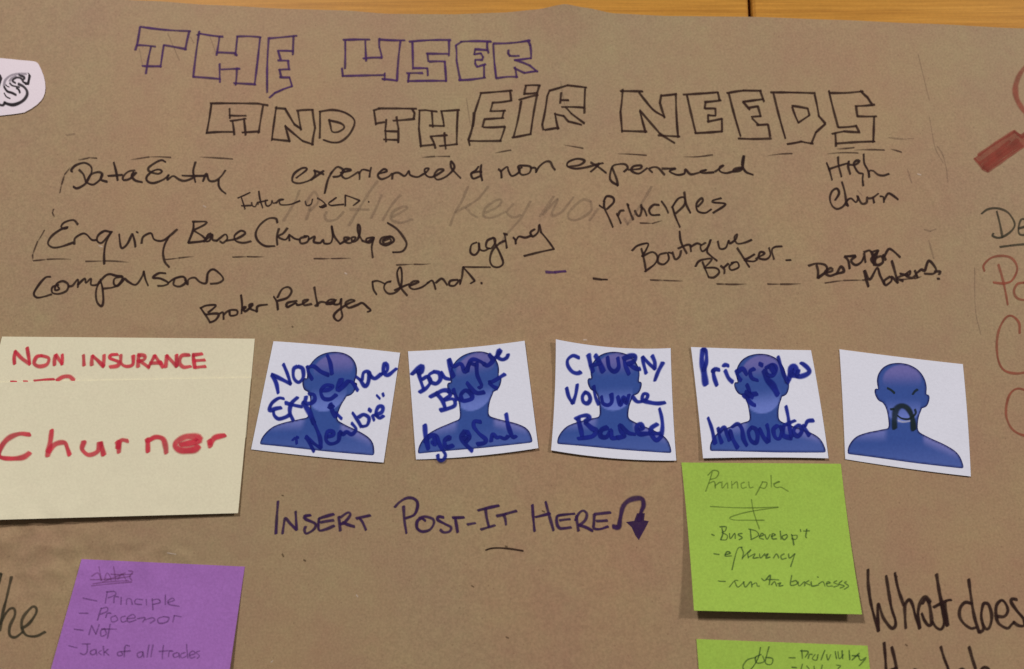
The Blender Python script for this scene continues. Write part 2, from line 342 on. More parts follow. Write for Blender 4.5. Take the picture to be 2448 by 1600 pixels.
# ------------------------------------------------------------------ printed busts
bust = [(172, 1235), (175, 1190), (190, 1150), (215, 1110), (250, 1072), (290, 1045), (350, 1022), (420, 1003), (490, 990), (560, 975), (615, 965), (632, 945), (634, 910), (630, 870), (624, 820), (614, 770), (600, 730), (585, 700), (562, 672), (540, 662), (515, 645), (495, 615), (480, 580), (474, 545), (480, 522), (496, 514), (514, 516), (506, 475), (501, 430), (506, 385), (520, 345), (545, 305), (580, 270), (630, 243), (680, 230), (740, 225), (800, 230), (860, 244), (910, 266), (955, 294), (990, 328), (1020, 368), (1045, 418), (1058, 465), (1063, 510), (1060, 575), (1078, 583), (1094, 602), (1092, 645), (1078, 690), (1058, 718), (1030, 732), (1010, 738), (1000, 765), (985, 800), (973, 840), (965, 885), (962, 935), (965, 975), (985, 1008), (1040, 1040), (1110, 1075), (1180, 1106), (1250, 1138), (1320, 1176), (1375, 1212), (1415, 1250), (1445, 1295), (1465, 1345), (1477, 1390), (1470, 1410), (1440, 1412), (1300, 1397), (1100, 1374), (900, 1350), (700, 1322), (500, 1294), (350, 1274), (220, 1258), (185, 1252)]
BL5, BR5, T5 = np.array((172., 1250.)), np.array((1472., 1412.)), np.array((740., 225.))
def smooth_closed(P, k=3):
    P = np.array(P, float); n = len(P); o = []
    for i in range(n):
        p0, p1, p2, p3 = P[i - 1], P[i], P[(i + 1) % n], P[(i + 2) % n]
        for j in range(k):
            t = j / k; o.append(0.5 * ((2 * p1) + (-p0 + p2) * t + (2 * p0 - 5 * p1 + 4 * p2 - p3) * t * t + (-p0 + 3 * p1 - 3 * p2 + p3) * t ** 3))
    return np.array(o)
bs = smooth_closed(bust, 2); bloop = np.vstack([bs, bs[:1]])
def sst(a, b_, x): t = min(max((x - a) / (b_ - a), 0), 1); return t * t * (3 - 2 * t)
def lin(c): return np.array([((q / 255 + 0.055) / 1.055) ** 2.4 if q > 10 else q / 255 / 12.92 for q in c])
GAIN = 1.45
def bust_col(x, y):
    """flat print of the icon in its own coordinates: navy rim, paler dome, chin and shoulders"""
    base = lin((44, 70, 138)); c = base.copy()
    if y > 1000: c = c + (lin((66, 86, 152)) - c) * sst(1080, 1380, y) * 0.8
    # dome of the head
    r = math.hypot((x - 785) / 232, (y - 420) / 185)
    c = c + (lin((94, 92, 154)) - c) * (1 - sst(0.86, 1.0, r)) * (1 - sst(300, 520, y)) 
    # lower face with its round chin
    r2 = math.hypot((x - 795) / 205, (y - 700) / 205)
    c = c + (lin((92, 110, 182)) - c) * (1 - sst(0.93, 1.02, r2)) * sst(600, 860, y)
    # shoulders
    if y > 960:
        d = min(abs(y - (1250 - (x - 170) * 0.62)), 999) if x < 640 else 999
        s1 = (1 - sst(0.0, 1.0, (y - 985) / 160)) * (1 - sst(560, 640, x)) if x < 640 else 0
        c = c + (lin((104, 112, 176)) - c) * s1 * 0.8
        yy = 1010 + (x - 980) * 0.42
        s2 = (1 - sst(10, 150, y - yy)) * sst(1000, 1060, x) * (1 - sst(1380, 1460, x)) if x > 990 else 0
        c = c + (lin((116, 118, 180)) - c) * s2 * 0.8
    d = float(seg_dist(np.array([[x, y]]), bloop)[0])
    rim = (1 - sst(7, 24, d))
    if 990 < y and d < 20 and y > 1250 + (x - 170) * 0.124 - 26: rim *= 0.75
    c = c + (lin((16, 14, 70)) - c) * rim
    side = (1 - sst(470, 700, x)) * 0.0
    return tuple(np.clip(c * GAIN, 0, 1)) + (1,)
m_bust, nt, b = mat('printed_blue_icon', 0.4, 0.4); a_ = N(nt, 'ShaderNodeAttribute', attribute_name='print'); fn = noise(nt, pos(nt), 900, 3)
nt.links.new(mix(nt, 1.0, a_.outputs['Color'], ramp(nt, fn.outputs[0], [(0.3, (0.93, 0.93, 0.95)), (0.7, (1.06, 1.06, 1.04))]), 'MULTIPLY'), b.inputs['Base Color'])
land = {'card1': (K1, (150, 1275), (1472, 1402), (1010, 200)), 'card2': (K2, (190, 1383), (1515, 1252), (815, 205)), 'card3': (K3, (155, 1270), (1477, 1375), (800, 200)),
        'card4': (K4, (288, 1345), (1672, 1362), (845, 182)), 'card5': (K5, tuple(BL5), tuple(BR5), tuple(T5))}
Ai = np.linalg.inv(np.column_stack([BR5 - BL5, T5 - BL5]))
for k, (kk, bl, br, tp) in land.items():
    bl, br, tp = map(lambda q: np.array(q, float), (bl, br, tp)); M = np.column_stack([br - bl, tp - bl]) @ Ai
    Mi = np.linalg.inv(M)
    pts = [(kk[0] + q[0] / kk[2], kk[1] + q[1] / kk[2]) for q in (bl + (bs - BL5) @ M.T)]
    def cf(x, y, kk=kk, bl=bl, Mi=Mi):
        q = np.array([(x - kk[0]) * kk[2], (y - kk[1]) * kk[2]]); r = BL5 + Mi @ (q - bl); return bust_col(r[0], r[1])
    link('printed_bust', poly_mesh('printed_bust', pts, 3.4, SH[k], 0.00004, cf), m_bust, SH[k].o)
# ------------------------------------------------------------------ pen strokes
cur = {'k': (0, 0, 1), 'ink': ('dark', 4, 0), 'on': 'brown'}
def K(ox, oy, s): cur['k'] = (ox, oy, s)
def INK(n, wd, fade): cur['ink'] = (n, wd, fade)
def ON(k): cur['on'] = k
def catmull(P, step):
    P = [np.array(p, float) for p in P]; out = []
    Q = [2 * P[0] - P[1]] + P + [2 * P[-1] - P[-2]]
    for i in range(1, len(Q) - 2):
        p0, p1, p2, p3 = Q[i - 1:i + 3]; n = max(2, int(np.linalg.norm(p2 - p1) / step))
        for j in range(n):
            t = j / n; out.append(0.5 * ((2 * p1) + (-p0 + p2) * t + (2 * p0 - 5 * p1 + 4 * p2 - p3) * t * t + (-p0 + 3 * p1 - 3 * p2 + p3) * t ** 3))
    out.append(P[-1]); return np.array(out)
def straight(a, b_, step):
    n = max(2, int(np.linalg.norm(np.array(b_) - a) / step)); t = np.linspace(0, 1, n + 1)[:, None]
    L_ = np.linalg.norm(np.array(b_) - a); nrm = np.array([-(b_[1] - a[1]), b_[0] - a[0]]) / max(L_, 1e-6)
    bow = rng.normal(0, 0.012) * L_ * np.sin(np.pi * t)
    return np.array(a) * (1 - t) + np.array(b_) * t + nrm * bow
def ribbon(P, wd, V, F, C, surf, off, fade=0, soft=1.42):
    n = len(P); d = np.gradient(P, axis=0); ln = np.linalg.norm(d, axis=1, keepdims=True); d = d / np.maximum(ln, 1e-6)
    P = np.vstack([P[0] - d[0] * wd * 0.45, P, P[-1] + d[-1] * wd * 0.45]); d = np.vstack([d[0], d, d[-1]]); n += 2
    nr = np.column_stack([-d[:, 1], d[:, 0]]); base = len(V)
    ph0, ph1 = rng.uniform(0, 6.28, 2); s = np.concatenate([[0], np.cumsum(np.linalg.norm(np.diff(P, axis=0), axis=1))]); T = max(s[-1], 1e-6)
    rev = rng.random() < 0.5
    for i in range(n):
        t = s[i] / T; wv = wd * (1 + 0.13 * math.sin(s[i] / 17 + ph0) + 0.08 * math.sin(s[i] / 6.1 + ph1))
        pr = 1.0 - 0.16 * (0.5 + 0.5 * math.sin(s[i] / 23 + ph1))
        if fade:
            q = t if (P[-1][0] - P[0][0] > 0) != (fade == 1) else 1 - t
            q = 1 - q if fade == 1 else q
            k = min(1, 0.25 + 1.5 * (t if fadeflip[0] else 1 - t)); wv *= 0.55 + 0.45 * k; pr *= k
        e = 0.0 if i in (0, n - 1) else 1.0
        hw = wv * 0.5 * soft
        o = off + 0.000018 * t
        for sgn, cv in ((-1, 0), (0, 1), (1, 0)):
            q = P[i] + nr[i] * sgn * hw * (0.75 if e == 0 else 1)
            V.append(surf.pt(q[0], q[1], o)); C.append((cv * e, pr, 0, 1))
    for i in range(n - 1):
        for j in range(2):
            a = base + i * 3 + j; F.append((a, a + 3, a + 4, a + 1))
fadeflip = [True]
merge = {}
def W(name, label, spec):
    if name in ('pen_dash', 'ink_speck', 'scuff_mark', 'pencil_or_crease_line') and '|' in spec:
        for s_ in spec.split('|'): W(name, label, s_)
        return
    ox, oy, k = cur['k']; ink, wd0, fade = cur['ink']; surf = SH[cur['on']]
    key = (name, label, cur['on'], ink)
    V, F, C = merge.get(key, ([], [], [])) if label and 'small' in label else ([], [], [])
    n0 = 0
    for st in spec.split('|'):
        wd = wd0
        if '@' in st: st, q = st.split('@'); wd = float(q)
        mode = st[0]; nums = list(map(float, st.lstrip('~#').split()))
        pts = [(ox + nums[i] / k, oy + nums[i + 1] / k) for i in range(0, len(nums), 2)]
        off = 0.00008 + 0.0000035 * (n0 % 14); n0 += 1
        if mode == '#':
            me = poly_mesh('fill', pts, 9, surf, off - 0.00001); b0 = len(V)
            V.extend([v.co.copy() for v in me.vertices]); C.extend([(1, 0.95, 0, 1)] * len(me.vertices))
            F.extend([tuple(b0 + i for i in p.vertices) for p in me.polygons]); bpy.data.meshes.remove(me); continue
        fadeflip[0] = rng.random() < 0.5
        if fade: fadeflip[0] = cur['k'][1] < 480       # the upper dashes thicken to the right, the lower ones start thick
        if mode == '~' and len(pts) > 2: ribbon(catmull(pts, 2.6), wd, V, F, C, surf, off, fade)
        else:
            jt = [np.array(p) + rng.normal(0, 0.35, 2) for p in pts]
            for a, b_ in zip(jt[:-1], jt[1:]): ribbon(straight(a, b_, 6), wd, V, F, C, surf, off, fade); off += 0.0000025
    merge[key] = (V, F, C)
    if label and 'small' in label and len(F) and (key in PEND): PEND[key] = None
    PARTS.append((key, V, F, C, surf))
PARTS = []; PEND = {}
# ---- handwriting and drawing on the brown sheet: crop origin + scale, then traced pen strokes ----
K(300,40,4.76)
INK('violet',5.0,0)
W('outlined_letter','outlined block letter T in violet pen','165 115 740 165|728 165 680 380|690 370 435 325|435 320 400 575|405 565 190 560|232 650 290 345|125 325 340 340|165 120 130 320 112 380')
W('outlined_letter','outlined block letter H in violet pen','815 210 850 195 1110 225|838 165 770 690|765 685 1080 710|1075 745 1070 535|1090 600 1300 590|1265 580 1250 780|1235 760 1480 770|1470 780 1530 240|1540 235 1265 225|1275 225 1250 440|1270 445 1250 415 1035 405|1035 440 1068 225')
W('outlined_letter','narrow outlined block letter E in violet pen','1625 245 1950 215|1915 215 1905 430|1915 390 1730 385|1735 385 1765 490|1735 500 1860 500|1850 500 1860 600|1870 600 1745 605|1755 600 1770 690|1755 690 1870 690|1865 690 1895 790|1895 790 1790 830 1700 870 1640 920|1630 240 1610 860')
INK('pencil_crease',2.6,0)
W('pencil_or_crease_line',None,'480 190 615 495|740 230 780 300|160 360 190 540|955 220 1035 440')
K(800,60,4.76)
INK('violet',5.2,0)
W('outlined_letter','outlined block letter U in violet pen','100 170 400 165|120 180 120 495|85 490 95 585|85 580 570 570|570 545 572 630|540 615 710 635|710 635 750 170|800 172 505 165|510 150 510 250 540 375|540 372 325 377|360 410 350 180')
W('outlined_letter','outlined block letter S in violet pen','850 190 1320 170|1305 175 1300 350|1300 330 1045 325|1055 320 1065 415|1075 415 1260 415|1255 415 1270 640|1270 637 830 637|835 650 845 550|820 547 1005 547|1060 575 1055 490 900 490|890 498 885 190')
W('outlined_letter','outlined block letter E with a rounded notch in violet pen','1435 190 1780 187|1735 185 1735 260 1750 320|1740 285 1600 275 1585 330 1660 320 1690 360 1680 400 1600 395 1600 440 1625 475 1720 445|1700 450 1700 600|1715 595 1410 627|1435 630 1390 400 1380 230 1445 190')
W('outlined_letter','outlined block letter R in violet pen','1805 210 2225 175|2200 175 2225 230 2235 380|2235 378 2045 400|2060 400 2220 460 2305 530|2310 525 2160 545 2040 485|2050 480 2075 600|2080 590 1835 605|1840 600 1805 220|1978 285 1978 325 1995 350 2100 352')
K(480,180,4.76)
INK('brown_black',5.0,0)
W('outlined_letter','outlined block letter A in black pen','110 320 650 320 765 345|120 320 65 660|65 655 370 645|380 680 360 520|335 520 510 495|490 490 510 680|470 650 670 640|660 655 710 340|325 380 330 490|325 455 515 458')
W('outlined_letter','outlined block letter N in black pen, small','860 355 840 480 810 740|810 725 1015 750|1010 755 960 570|960 580 1160 750 1280 790|1270 795 1300 600 1270 390|1280 395 1095 405|1105 410 1140 620|1140 610 1060 560 960 380|970 380 850 375')
W('outlined_letter','outlined block letter D with round belly in black pen','1355 720 1355 410|~1350 415 1500 395 1650 430 1750 520 1700 660 1600 750 1500 765 1395 735|~1460 505 1475 570 1495 640 1560 645 1630 600 1600 550 1455 510')
K(880,180,4.407)
W('outlined_letter','outlined block letter T in black pen','110 350 510 352|55 370 120 352|65 375 80 520|75 510 175 495|190 465 180 580 190 700|165 680 310 685|315 710 320 560 295 435|260 480 490 460|480 465 490 400 465 355|195 590 315 592')
W('outlined_letter','outlined block letter H in black pen','535 370 600 368 725 380|545 370 535 560 555 755|550 745 705 730|710 770 690 700 660 645|655 645 830 630|805 605 820 775|755 745 940 725|935 730 945 370|960 362 765 378|770 375 800 540|800 532 645 530|680 550 670 375')
W('outlined_letter','tall outlined block letter E in black pen, left of the dotted letter I','1070 740 1055 680 1100 560 1110 390|1105 540 1130 380 1190 185|1185 190 1520 160|1495 160 1505 270|1515 265 1310 290 1285 380|1290 380 1445 370|1435 370 1410 450|1430 450 1230 465 1205 545|1215 548 1445 540|1445 540 1390 690|1400 690 1065 690')
W('outlined_letter','outlined letter I with a separate square dot in black pen','1655 110 1812 105|1805 105 1780 190|1785 185 1650 195|1645 200 1665 110|1590 260 1790 205|1780 205 1710 620|1715 620 1520 657|1530 650 1610 270')
W('outlined_letter','outlined block letter R in black pen','1910 160 2100 105 2300 130|2285 130 2280 400|2280 340 2040 335|2080 335 2140 400 2280 505|2250 520 2110 485 2060 430 1965 405|1970 400 2005 570|2010 550 1860 577|1850 575 1835 520 1890 220 1915 155|2035 185 2025 295|2030 262 2110 262')
INK('dash',3.6,1)
W('pen_dash',None,'1340 820 1505 787|2060 735 2265 770|570 865 700 858 860 855')
K(1460,190,3.4)
INK('brown_black',5.2,0)
W('outlined_letter','wide outlined block letter N in black pen','80 95 260 98|95 80 80 260 95 430|90 420 295 425|285 430 240 255|235 250 400 440 520 515|390 455 560 465|550 470 530 115|535 120 410 130|410 125 400 190 440 310|~440 305 350 250 280 170 230 105')
W('outlined_letter','outlined block letter E next to the wide letter N','590 125 875 105|870 105 885 170|895 170 765 185|770 185 765 235|765 235 850 235|850 235 850 295|850 295 790 290 795 345|790 345 905 320|905 320 905 425|905 422 685 435|690 435 620 125')
W('outlined_letter','second outlined block letter E of the last heading word','945 110 1080 90 1220 90|1215 90 1245 180|1240 160 1075 180 1130 245|1120 230 1195 215|1195 215 1220 300|1220 300 1145 305|1150 315 1200 370|1190 370 1280 365|1280 370 1295 465|1305 480 1040 480|1055 460 960 110')
W('outlined_letter','outlined block letter D with pointed belly in black pen','1300 105 1660 110|1655 125 1695 300 1745 360|1745 362 1670 430 1630 525|1645 520 1550 505 1435 525|1420 480 1320 110|1475 215 1600 235 1615 290 1525 350 1475 220')
W('outlined_letter','outlined block letter S in black pen','1775 90 1850 385|1780 110 2050 95|2030 90 2090 150 2130 210|2145 205 1990 215|1995 215 2005 300|2005 298 2160 300|2140 300 2135 510|2145 505 1830 520|1830 545 1825 435|1800 440 1900 420 2025 430|2020 425 1995 375|2000 375 1850 390')
INK('dash',3.8,1)
W('pen_dash',None,'60 605 290 615|595 630 830 612|1280 620 1475 600|1760 605 2010 597|1840 565 1980 555|1980 575 2225 572|2280 568 2365 590')
INK('pencil_crease',2.6,0)
W('pencil_or_crease_line',None,'2260 470 2375 480')
# second line
K(130,360,4.76)
INK('dark',5.2,0)
W('handwritten_word','handwritten word "Data"','~205 240 190 225 240 170 340 140 410 175 425 230 400 300 350 380 260 430 215 410|~280 220 330 270 350 330 370 350|~350 350 400 380 450 385 520 330 545 270 500 245 420 270 375 330|~540 270 530 330 600 355|~675 135 700 230 720 340|610 290 775 275|~915 225 840 240 780 300 790 335 860 320 930 250|~900 245 880 290 920 340 1000 360')
W('handwritten_word','handwritten word "Entry"','~1265 130 1215 110 1130 150 1070 200 1085 240 1180 265 1225 235 1180 215 1110 240 1050 300 1060 350 1130 370 1240 330 1300 280|~1300 275 1285 335 1350 290 1420 330 1480 345 1560 320 1600 290|~1605 130 1580 230 1590 300 1605 360|1460 285 1740 285|~1690 350 1730 265 1760 340 1830 345 1900 290 1945 225|~1870 330 1870 400 1900 450 1950 490')
INK('dash',3.8,1)
W('pen_dash',None,'275 105 400 80 485 88|870 105 1080 75 1325 78|1655 75 2035 97')
W('pen_dash',None,'175 195 120 270 85 380 60 480')
INK('dark',4.0,0)
K(560,450,7)
W('handwritten_word','small handwritten word "Future"','60 165 265 75|~120 160 150 250 180 350|120 295 280 290|~290 240 300 290 350 310 390 230 400 270|~410 50 430 180 475 330|410 230 560 200|~520 200 530 280 570 300 620 260 630 200 650 250 700 240|~700 250 760 190 830 190 760 210 770 270 850 280 960 265 1100 210|#1425 310 1500 270 1550 270 1550 310 1480 340')
K(640,340,3.967)
W('handwritten_word','handwritten word "users."','~355 560 370 600 410 590 425 540|~470 530 520 560 550 600 510 620 490 610|~590 570 650 525|~650 525 580 575 600 600 660 595 720 590|735 605 735 500 870 555 810 600|955 565 962 570')
INK('dark',5.0,0)
W('handwritten_word','handwritten word "experienced"','~270 340 370 260 330 245 250 300 235 370 300 390 400 360 450 310 440 265|530 270 410 360|445 270 530 305|~610 280 570 360 540 485|~595 300 660 235 720 270 680 320 620 330|~690 290 790 265 730 255 700 310 740 345 800 320 860 280|~870 285 870 350|~865 300 900 260 960 270|~980 240 970 290 965 330|~1050 300 1130 275 1100 255 1045 310 1075 350 1140 330 1180 295|~1180 350 1190 300 1240 290 1300 320 1340 270 1350 310 1420 330 1480 300|~1490 300 1530 250 1490 255 1500 310 1560 330 1670 265 1620 260 1580 310 1610 355 1700 320 1770 240 1740 180 1740 240 1790 300 1830 340')
W('handwritten_word','handwritten ampersand between two words','~2035 365 2020 290 2025 215|~2000 230 1970 270 1930 300 1950 345 2020 320|~1940 290 1990 280 2030 280')
INK('faded',6.5,0)
W('faded_word','faded pencil word "Profile" under the pen writing','~300 460 260 560 150 745|~400 590 390 660 365 735|~360 580 440 470 480 560 400 650|~560 660 540 700 570 745 650 730 720 660|~1040 370 960 480 860 640 770 790|780 640 960 640|~1080 500 1030 620 980 720|~1260 500 1180 590 1090 740|~1180 710 1320 630 1290 610 1190 660 1170 730 1260 765 1370 730')
INK('faded',6.0,0)
W('faded_word','faded pencil word "Keywords" under the pen writing','~1900 420 1840 560 1780 660 1730 790|~2090 420 1980 550 1780 665|~1880 620 1930 680 1990 715|~2060 670 2170 620 2220 560 2180 545 2070 620 2050 700 2130 715 2260 660')
K(1180,340,3.4)
W('faded_word','faded pencil word "Keywords" under the pen writing','~160 500 110 570 160 610 220 590|~300 480 220 620 110 745 60 830|~490 440 420 540 375 605|~400 590 520 460 480 560 480 600 560 560 650 445|~790 480 720 470 620 560 610 620 680 630 790 560 790 480|~850 540 780 635|~1285 360 1220 470 1150 580 1090 670|~1060 620 1090 670')
INK('dark',5.2,0)
W('handwritten_word','handwritten word "non"','~40 220 60 240 65 290|~55 240 110 200 120 230 150 275 210 240 200 200 230 190 300 200 290 250 230 265 205 225 230 205|~300 210 340 210 345 245|~345 245 370 200 420 160 460 160 480 200 500 225')
W('handwritten_word','second handwritten word "experienced"','~610 200 700 185 740 150 680 135 610 160 600 195 660 215 750 205 840 180 890 170|790 240 860 170|~790 165 850 200 915 250|~1010 350 960 320 945 280 965 200 1010 180 1070 180 1090 210 1060 240|~1010 355 1000 300 965 210|~1095 225 1190 215 1200 190 1140 195 1120 230 1180 255 1250 210|~1290 245 1265 215 1330 205 1390 265|~1370 215 1430 215 1480 215 1430 235 1490 265 1550 255 1560 220 1600 260 1660 250 1730 225 1680 235 1700 250 1790 245|~1800 240 1870 190 1840 200 1840 235 1900 250 2020 210 1960 215 1950 240 2020 220 2035 110 2020 180 2050 240 2110 265')
K(1180,340,3.4)
W('handwritten_word','handwritten word "Principles"','~860 515 890 535|~900 480 900 530 940 620 970 690|~895 480 920 440 970 450 975 490 920 545|~1000 580 1015 610 1035 660|~1010 600 1030 560 1060 555|~1090 510 1110 570 1135 630|~1085 500 1100 515|~1148 555 1165 590 1188 600 1203 555 1200 508|~1203 530 1226 550 1245 597|~1345 510 1300 510 1265 550 1285 590 1350 590|~1365 480 1400 530 1420 575|~1455 530 1480 610 1515 690|~1450 530 1500 460 1550 450 1550 510 1480 580|~1550 405 1565 500 1600 575|~1660 525 1700 480 1690 455 1650 500 1660 560 1720 575 1770 545|~1850 455 1780 475 1790 490 1885 505 1785 575')
INK('dash',3.6,1)
W('pen_dash',None,'1370 640 1290 660 1190 658')
K(1900,340,5.95)
INK('dark',5.2,0)
W('handwritten_word','handwritten word "High"','455 295 495 400 530 540|485 385 770 295|~615 210 625 330 665 490|~770 270 760 350 790 455|~760 320 860 320 920 270 880 260 840 310 880 400 920 440 970 450 965 520 975 620|~980 170 990 300 1040 400 1060 500|~1060 490 1060 410 1120 410 1180 460 1260 475 1340 450')
W('handwritten_word','handwritten word "Churn"','~575 825 630 730 600 660 530 700 500 800 530 900 600 950 680 920 730 860|~670 565 710 700 740 900|~760 910 740 840 800 800 870 855 900 800 890 760 950 870 1020 860 1030 780|~1050 800 1110 790 1190 730|~1110 780 1130 860|~1215 770 1260 780 1270 855|~1270 820 1330 730 1400 760 1470 815')
INK('pencil_crease',3.2,0)
W('pencil_or_crease_line',None,'1600 380 1630 470 1665 580|2030 60 2110 200 2160 380 2180 560|890 690 960 760')  # the long stroke follows a crease, its shade put in as colour
K(60,500,4.76)
INK('dark',5.2,0)
W('handwritten_word','handwritten word "Enquiry"','~600 175 550 125 450 150 410 200 450 225 485 205 400 235 300 310 260 390 310 435 400 430 550 380|~560 400 570 330 650 280 700 290 760 350 820 350|~970 260 900 250 830 300 820 360 870 385 940 310 985 255|~985 255 920 380 900 500 900 625|~1070 285 1080 380 1100 445 1160 400 1220 280|~1225 285 1245 360 1255 430|1265 260 1285 268|~1325 390 1340 320 1400 280 1440 280 1470 345 1560 360 1650 300 1730 230|~1640 310 1590 400 1570 500 1590 600 1640 660')
INK('dash',3.8,1)
W('pen_dash',None,'220 235 140 370 85 520 85 570|95 590 250 572 520 570|690 592 900 592 1180 605|1600 572 1750 555 1920 542|320 0 310 40 330 90')
INK('dark',5.2,0)
W('handwritten_word','handwritten word "Comparisons"','~290 770 230 780 150 870 100 960 130 1005 200 1000 300 970|~380 860 310 890 310 950 380 965 470 930 490 860 430 820 360 850 340 920 390 910 370 880|~490 880 540 870 600 800 600 890|~600 860 680 790 690 840 750 790 750 860 820 860 850 820|~855 800 880 900 890 1040 870 1105 820 1060 805 960 830 860 900 770 960 740 1040 760 1110 770 1070 850 1000 890 890 905|~1100 770 1020 790 1010 850 1050 875 1110 820 1130 790 1180 830 1260 860 1330 770 1350 705|~1350 710 1370 800 1400 870|~1600 730 1520 730 1455 780 1540 790 1630 840 1580 870 1510 875|~1630 840 1700 790 1800 770 1830 830 1760 880 1690 860 1700 800|~1820 800 1850 860 1860 800 1930 780 1990 830 2060 840 2080 730 2140 685 2220 740 2255 800 2200 840 2110 850')
K(440,500,3.967)
W('handwritten_word','handwritten word "Base"','~80 120 210 120 190 150 90 200|~90 125 85 200 40 320|~85 200 180 260 190 300 40 320|~185 310 260 240 230 240 200 300 240 300 270 240 270 290 310 300|~310 300 390 240 410 280 370 320 340 305|~400 300 500 280 580 230 540 205 480 250 490 300 560 320 635 305')
W('handwritten_word','handwritten word "Knowledge" in tall brackets','~885 130 870 90 800 90 720 150 680 230 700 300 770 350 860 350|~900 185 880 260 885 340|~980 180 940 230 890 260 960 290 1000 240|~1000 300 1000 250 1050 280 1100 290|~1160 260 1100 280 1110 325 1170 310 1180 260 1140 255|~1180 290 1240 260 1230 310 1290 320 1320 290 1330 325 1390 320 1410 250 1400 160 1420 250 1480 330|~1480 330 1530 300 1570 275 1520 270 1530 310 1580 320 1630 270 1590 270 1600 310 1650 280 1670 180 1650 145 1650 220 1690 300|~1690 300 1760 320 1800 270 1730 280 1740 310 1800 270|~1800 270 1780 360 1790 460|~1960 260 1880 270 1860 320 1920 345 1990 300 1960 260 1890 290 1900 330 1960 310 1950 280 1900 300|~1930 130 2020 190 2090 280 2110 340 2070 400 1980 410')
INK('dash',3.8,1)
W('pen_dash',None,'460 455 600 450 760 452|1230 468 1400 470 1580 468|2015 528 2180 522 2340 520')
INK('dark',5.4,0)
W('handwritten_word','handwritten word "Broker" left of the word Packages','~155 940 210 915 300 910 280 940 230 980|155 940 200 1000 250 1075|~210 1000 290 990 330 1000 300 1050 250 1075|~340 990 370 980 375 1045|~375 1000 430 960 500 960 500 1000 440 1010 430 970|~540 815 550 900 545 990|~545 960 590 930 560 930 580 970 640 920 650 900 620 910 630 945 690 970|~690 975 700 920 790 905')
W('handwritten_word','handwritten word "Packages"','~850 830 880 880 890 955|~885 840 930 760 990 740 1020 780 980 840 890 870|~1070 870 980 890 980 930 1060 890 1070 910 1120 900 1180 860 1130 870 1140 910 1210 900|~1235 740 1250 830 1270 920|~1245 920 1300 880 1370 890 1430 860 1380 860 1350 900 1430 890 1380 900|~1440 860 1420 900 1470 900 1490 850|~1490 850 1490 950 1500 1020 1460 1060 1420 1020 1450 970 1550 900 1620 870 1580 860 1530 890 1560 935 1640 910 1690 890 1740 930 1770 960 1740 975')
K(860,500,3.967)
INK('dark',5.0,0)
W('handwritten_word','handwritten word "aging"','~1110 315 1060 340 1050 410 1090 435 1130 390 1130 320 1140 380 1180 395 1230 370|~1270 270 1210 300 1200 360 1250 370 1290 300 1270 270 1290 340 1330 420 1360 510 1320 550 1260 540 1235 480 1260 390 1330 320|~1375 240 1385 300 1395 370|1365 235 1400 240|~1330 320 1380 300|~1455 270 1475 290 1480 330|~1480 300 1510 260 1570 270 1630 250|~1660 190 1620 220 1640 260 1690 220 1700 150|1705 145 1720 220 1840 380 1560 445')
W('handwritten_word','handwritten word "referrals."','~120 690 130 760 160 810|~120 690 160 680 200 690 240 710|~280 690 300 685 250 700 230 750 270 800 340 790 390 730 400 620 385 550 355 600 370 700 400 760 450 820|~330 770 420 730 470 710|~470 730 560 690 510 685 470 730 510 760 590 740 660 690|~640 700 690 680 720 760|~720 700 780 660 830 720|~930 670 860 680 850 720 900 725 950 670 950 715 970 640 980 550|980 550 1090 680|1090 680 1050 705|1150 700 1158 702')
INK('dash',4.2,1)
W('pen_dash',None,'980 548 1240 550|1240 550 980 548')
INK('violet',6.0,0)
W('pen_dash','short thick violet pen dash','1765 598 1850 603 1955 592')
INK('dark',5.0,0)
W('pen_dash',None,'2215 658 2290 668 2345 668')
K(1480,520,2.902)
W('handwritten_word','handwritten word "Boutique"','~90 230 130 195 200 180 190 220 160 270|155 215 185 375|~160 270 230 240 265 270 250 320 180 375|~330 245 280 260 270 310 310 325 345 290 340 245 370 250|~370 240 390 290 420 270 430 230|~420 95 430 170 470 250|~410 215 470 190 490 190|~495 190 500 235|~495 205 540 180 570 190|~600 175 565 200 580 235 620 200 635 155|~635 155 610 230 630 260 680 300|~685 165 700 215 740 210 760 160|~760 160 770 180 810 150 820 115 800 140 820 180 870 175 920 155')
W('handwritten_word','handwritten word "Broker." with a full stop','~530 340 560 300 640 285 630 310 590 350|580 310 620 410|~590 350 670 350 695 380 660 415 620 415|~705 335 730 360 730 390|~725 350 760 320|~790 315 765 340 780 365 830 345 820 310 780 315|820 210 870 290 905 345|~940 255 900 280 870 295 930 305 960 290|~950 285 1010 250 980 240 970 280 1020 290 1050 260 1040 210|~1075 290 1060 230 1080 205 1130 200|1160 297 1192 295')
INK('dark',6.0,0)
W('handwritten_word','thick handwritten word "Decision"','~1315 335 1370 320 1430 330 1440 370 1380 420|~1370 330 1380 370 1380 420|~1430 385 1480 370 1470 350 1430 380 1460 405 1510 390|~1510 390 1540 340 1560 375 1510 390|~1565 270 1590 300 1600 355|~1570 270 1640 265|~1640 270 1610 300 1640 330 1680 310 1700 270|~1700 250 1710 310|~1700 240 1740 230 1760 270 1770 330|~1750 240 1800 230 1750 290 1790 330 1830 310 1820 270 1780 280|~1790 240 1770 320|~1760 250 1780 330|~1830 260 1850 295|~1840 270 1870 220 1900 230 1950 275')
